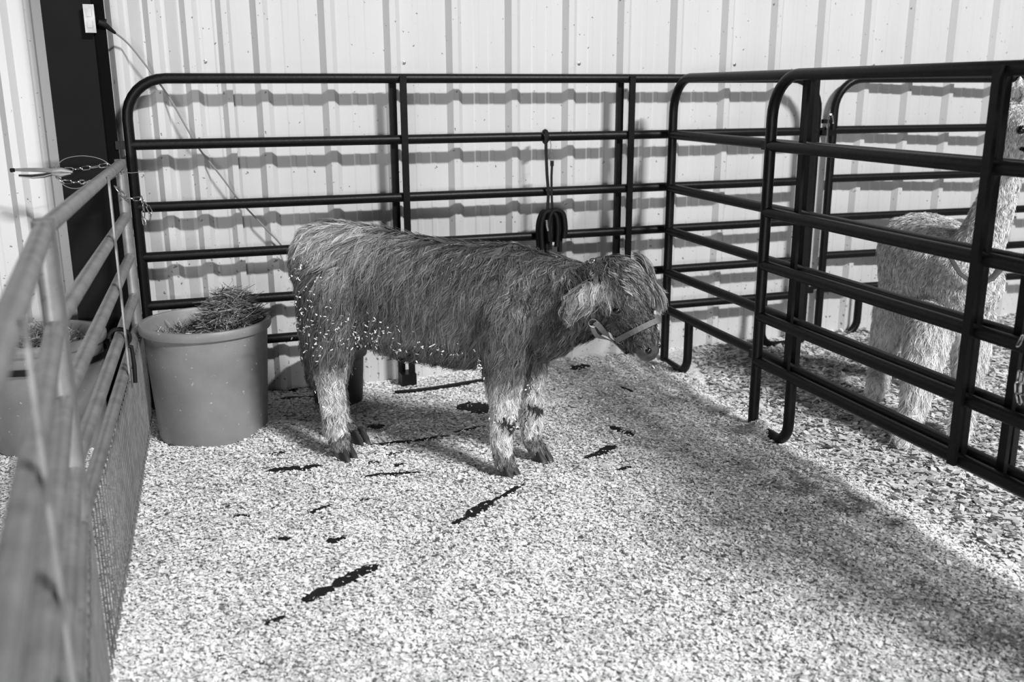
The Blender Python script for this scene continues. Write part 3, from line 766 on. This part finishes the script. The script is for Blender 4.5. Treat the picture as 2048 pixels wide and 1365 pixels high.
def hoof(c, heading, sc=1.0):
    h = Vector(heading).normalized(); w = Vector((-h.y, h.x, 0)); mb = MB()
    for sg in (-1, 1):
        b = len(mb.v); n = 10
        for zz, L, Wd, fw in ((0.0, .040, .019, .012), (.018, .036, .018, .008), (.045, .026, .016, -.003), (.062, .020, .014, -.008)):
            for k in range(n):
                a = 6.283*k/n; e = math.cos(a)
                x = fw*sc+L*sc*e*(1.0 if e > 0 else .75); y = sg*.0195*sc+Wd*sc*math.sin(a)*(1-.35*max(e, 0))
                mb.v.append(h*x+w*y+Vector((0, 0, zz*sc)))
        for i in range(3):
            for k in range(n): l = (k+1) % n; mb.f.append([b+i*n+k, b+i*n+l, b+(i+1)*n+l, b+(i+1)*n+k])
        mb.f.append([b+k for k in range(n)][::-1]); mb.f.append([b+3*n+k for k in range(n)])
    o = mb.build('hoof', M_hoof, calf); o.location = Vector((c.x, c.y, max(0, float(floor_z(c.x, c.y)))))-calf.location
hd_ = Vector(AX)*.9+Vector(NN)*.35
for p in (cpx(1016, 950, .10), cpx(1082, 914, -.10), cpx(692, 922, .10), cpx(718, 888, -.07)): hoof(p, hd_, 1.0)
# shavings caught in the coat
def caught():
    r = np.random.default_rng(8); regs = [(622, 590, 28, 42, 60), (640, 650, 38, 22, 60), (690, 665, 35, 16, 55), (655, 690, 32, 25, 30), (610, 640, 10, 45, 25), (745, 660, 28, 22, 45), (770, 690, 40, 20, 45), (790, 722, 40, 12, 55), (850, 738, 35, 8, 30), (880, 700, 30, 18, 12),
      (965, 725, 8, 28, 25), (1012, 845, 14, 9, 26), (1060, 768, 14, 6, 14), (640, 800, 12, 20, 6), (920, 742, 25, 6, 14), (820, 690, 35, 18, 16), (1270, 727, 35, 6, 12), (610, 560, 8, 25, 14)]
    co = []; tn = []
    for x, y, sx, sy, N in regs:
        for _ in range(N):
            X, Y = r.normal(x, sx), r.normal(y, sy); d = ray(X, Y).normalized(); p, n_, i, s = cb.ray_cast(CAM, d)
            if p is None: p, n_, i, s = cb.find_nearest(CAM+d*3.55)
            if p is None or (y < 700 and (cpx(X, Y)-p).length > .5): continue
            c = p+n_*r.uniform(.030, .045)
            if (c-(CAM+d*(c-CAM).length)).length > .06: continue
            a = Vector(r.normal(0, 1, 3)).normalized()*r.uniform(.0025, .007); b = Vector(r.normal(0, 1, 3)).cross(a).normalized()*r.uniform(.0014, .003)
            co += [c-a-b, c+a-b*.6, c+a+b, c-a*.8+b]; tn += [r.uniform(.55, .9)]*4
    return np.array([tuple(v) for v in co]), np.arange(len(co)).reshape(-1, 4), tn
co, fc, tn = caught()
link('caught_shavings', npmesh('caught_shavings', co-off, fc, False, tn), M_chip, calf)['kind'] = 'stuff'
# halter
halter = empty('halter'); halter.parent = calf; halter['label'] = 'grey webbing halter with steel rings'
def webbing(name, pts, nrms, w, m=M_strap, closed=False):
    mb = MB(); N = len(pts); th = .0018
    for i in range(N):
        t = (pts[(i+1) % N]-pts[i-1]) if closed else (pts[min(i+1, N-1)]-pts[max(i-1, 0)])
        s_ = t.cross(nrms[i]).normalized(); nn = nrms[i].normalized()
        for a, b in ((-1, 0), (1, 0), (1, 1), (-1, 1)): mb.v.append(pts[i]+s_*(a*w/2)+nn*(b*th*2)-calf.location)
    for i in range(N if closed else N-1):
        j = (i+1) % N
        for k in range(4): l = (k+1) % 4; mb.f.append([4*i+k, 4*i+l, 4*j+l, 4*j+k])
    return mb.build(name, m, halter, False)
def surf(pxs, offs):
    P = []; Nn = []
    for x, y in pxs:
        p, n_ = hit(x, y); P.append(p+n_*offs); Nn.append(n_)
    return P, Nn
def smooth_pts(P, k=3):
    for _ in range(k): P = [P[0]]+[(P[i-1]+P[i]*2+P[i+1])/4 for i in range(1, len(P)-1)]+[P[-1]]
    return P
def dense(pxs, n=5): return [(v.x, v.y) for v in spline([Vector((x, y, 0)) for x, y in pxs], n)]
P_, N_ = surf(dense([(1191, 640), (1206, 655), (1226, 674), (1244, 690), (1252, 699)]), .021); webbing('cheek_strap', smooth_pts(P_), smooth_pts(N_), .021)
P_, N_ = surf(dense([(1184, 646), (1194, 668), (1212, 690), (1230, 706), (1243, 713)]), .021); webbing('chin_strap', smooth_pts(P_), smooth_pts(N_), .016)
nb = []; nbn = []
for k in range(28):
    a = 6.283*k/28; c0 = hp(.205, -.045); d = HD*math.cos(a)+HL*math.sin(a)
    h = cb.ray_cast(c0+d*.3, -d); p = h[0] if h[0] is not None else c0+d*.06
    nb.append(p+d*.016); nbn.append(d)
webbing('noseband', nb, nbn, .020, closed=True)
P_, N_ = surf(dense([(1187, 640), (1186, 610), (1190, 575), (1196, 545), (1200, 532)]), .006); webbing('crown_strap', smooth_pts(P_), smooth_pts(N_), .018)
P_, N_ = surf(dense([(1244, 692), (1248, 705), (1247, 716)]), .021); webbing('keeper_strap', P_, N_, .022, M_bstrap)
def ring(c, nrm, r, w, name):
    u = nrm.orthogonal().normalized(); v_ = nrm.cross(u)
    MB().tube([c+u*(r*math.cos(a))+v_*(r*math.sin(a))-calf.location for a in np.linspace(0, 6.283, 21)[:-1]], w, 7, closed=True).build(name, M_steel, halter)
pr_, nr_ = hit(1243, 712); ring(at(1243, 719, pr_.y-.012), Vector((.15, -1, .1)).normalized(), .0185, .0026, 'ring')
pr_, nr_ = hit(1187, 642); ring(pr_+nr_*.024, nr_, .016, .0018, 'ring')
pr_, nr_ = hit(1198, 534); ring(pr_+nr_*.045, nr_, .010, .0035, 'buckle')

# ---- alpaca
prims = []
def achain(pts, sq=1.0, ax=(1, 0, 0)):
    for a, b in zip(pts, pts[1:]): prims.append((at(*a[:3]), a[3], at(*b[:3]), b[3], sq, ax))
achain([(1838, 505, 4.42, .182), (1868, 520, 4.22, .188), (1905, 548, 4.02, .170), (1928, 565, 3.92, .15)])
achain([(1838, 505, 4.42, .18), (1826, 585, 4.40, .145), (1860, 600, 4.2, .15)])
achain([(1860, 590, 4.2, .15), (1905, 620, 3.98, .13)])
achain([(1925, 555, 3.95, .13), (1962, 480, 3.90, .088), (1994, 400, 3.86, .066), (2016, 320, 3.83, .058), (2036, 245, 3.82, .066)])
achain([(2034, 240, 3.82, .070), (2052, 252, 3.76, .062)]); achain([(2052, 262, 3.75, .05), (2092, 285, 3.66, .036)])
achain([(2034, 215, 3.84, .022), (2038, 180, 3.84, .026), (2042, 152, 3.84, .010)], .5, (0, 1, 0)); achain([(2052, 215, 3.80, .022), (2066, 180, 3.78, .024), (2070, 155, 3.78, .010)], .5, (0, 1, 0))
def achain3(pts):
    for a, b in zip(pts, pts[1:]): prims.append((Vector(a[:3]), a[3], Vector(b[:3]), b[3], 1.0, (1, 0, 0)))
def foot(x, y): p = gnd(x, y); return p
for top, kn, ft in (((1862, 640, 3.9, .095), (1838, 760, 3.83, .060), (1806, 893)), ((1945, 640, 3.92, .085), (1937, 750, 3.9, .055), (1915, 888)), ((1802, 590, 4.42, .105), (1768, 690, 4.47, .056), (1748, 806)), ((1860, 590, 4.52, .10), (1850, 680, 4.58, .052), (1846, 785))):
    a = at(*top[:3]); b = at(*kn[:3]); c = foot(*ft)
    achain3([(*a, top[3]), (*b, kn[3]), (c.x*.35+b.x*.65, c.y*.35+b.y*.65, c.z*.5+b.z*.5, kn[3]*.72), (c.x, c.y, .085, .036), (c.x-.01, c.y-.02, .030, .030)])
achain([(1800, 455, 4.56, .05), (1778, 500, 4.64, .035)])
alp = empty('alpaca', (*gnd(1850, 850).xy, 0)); tag(alp, 'pale alpaca with a dark collar standing behind the black side panels', 'alpaca')
abody = body_mesh('body', prims, .0105, 5); ab = bvh_of(abody); aoff = np.array(alp.location)
def alp_field(P, n, r):
    G = len(P); z = P[:, 2]
    L = np.full(G, .026); comb = np.tile(np.array([0, 0, -1.]), (G, 1))+r.normal(0, .35, (G, 3)); lift = np.full(G, .75); tone = np.full(G, .62)
    lg = z < .50; L[lg] = .06; lift[lg] = .4; tone[lg] = .7
    hd = z > 1.25; L[hd] = .016; tone[hd] = .72
    L[z < .08] = .03
    return L*r.uniform(.7, 1.2, G), comb, lift*r.uniform(.6, 1.4, G), tone, (z > .02)
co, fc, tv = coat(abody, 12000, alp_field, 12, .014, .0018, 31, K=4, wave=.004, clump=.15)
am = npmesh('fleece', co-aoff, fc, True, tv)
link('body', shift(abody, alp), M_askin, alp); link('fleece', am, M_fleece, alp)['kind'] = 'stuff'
def ahit(x, y, dflt):
    p, n_, i, s = ab.ray_cast(CAM, ray(x, y).normalized()); return (p, n_) if p is not None else (at(x, y, dflt), -FWD)
p, n_ = ahit(2042, 260, 3.7); ball(p, .017, M_eye, 'eye', alp)
col_ = empty('collar'); col_.parent = alp
cpts = []
for x, y in ((1902, 505), (1906, 525), (1920, 550), (1938, 563), (1955, 566), (1974, 558), (1988, 542), (1994, 525)):
    p, n_ = ahit(x, y, 3.8); cpts.append(p+n_*.032-alp.location)
cpts += [at(x, y, Y)-alp.location for x, y, Y in ((1990, 505, 3.98), (1965, 482, 4.06), (1930, 480, 4.06), (1908, 492, 4.0))]
u = Vector((0, 0, 1))
MB().tube(cpts, .011, 8, closed=True, flat=.35, nrm=u).build('collar_band', M_collar, col_)
hb = [ahit(x, y, 3.7) for x, y in ((2040, 292), (2046, 300), (2054, 310), (2064, 300), (2070, 285))]
MB().tube([p_+n2*.02-alp.location for p_, n2 in hb], .008, 8).build('head_collar', M_bstrap, alp)
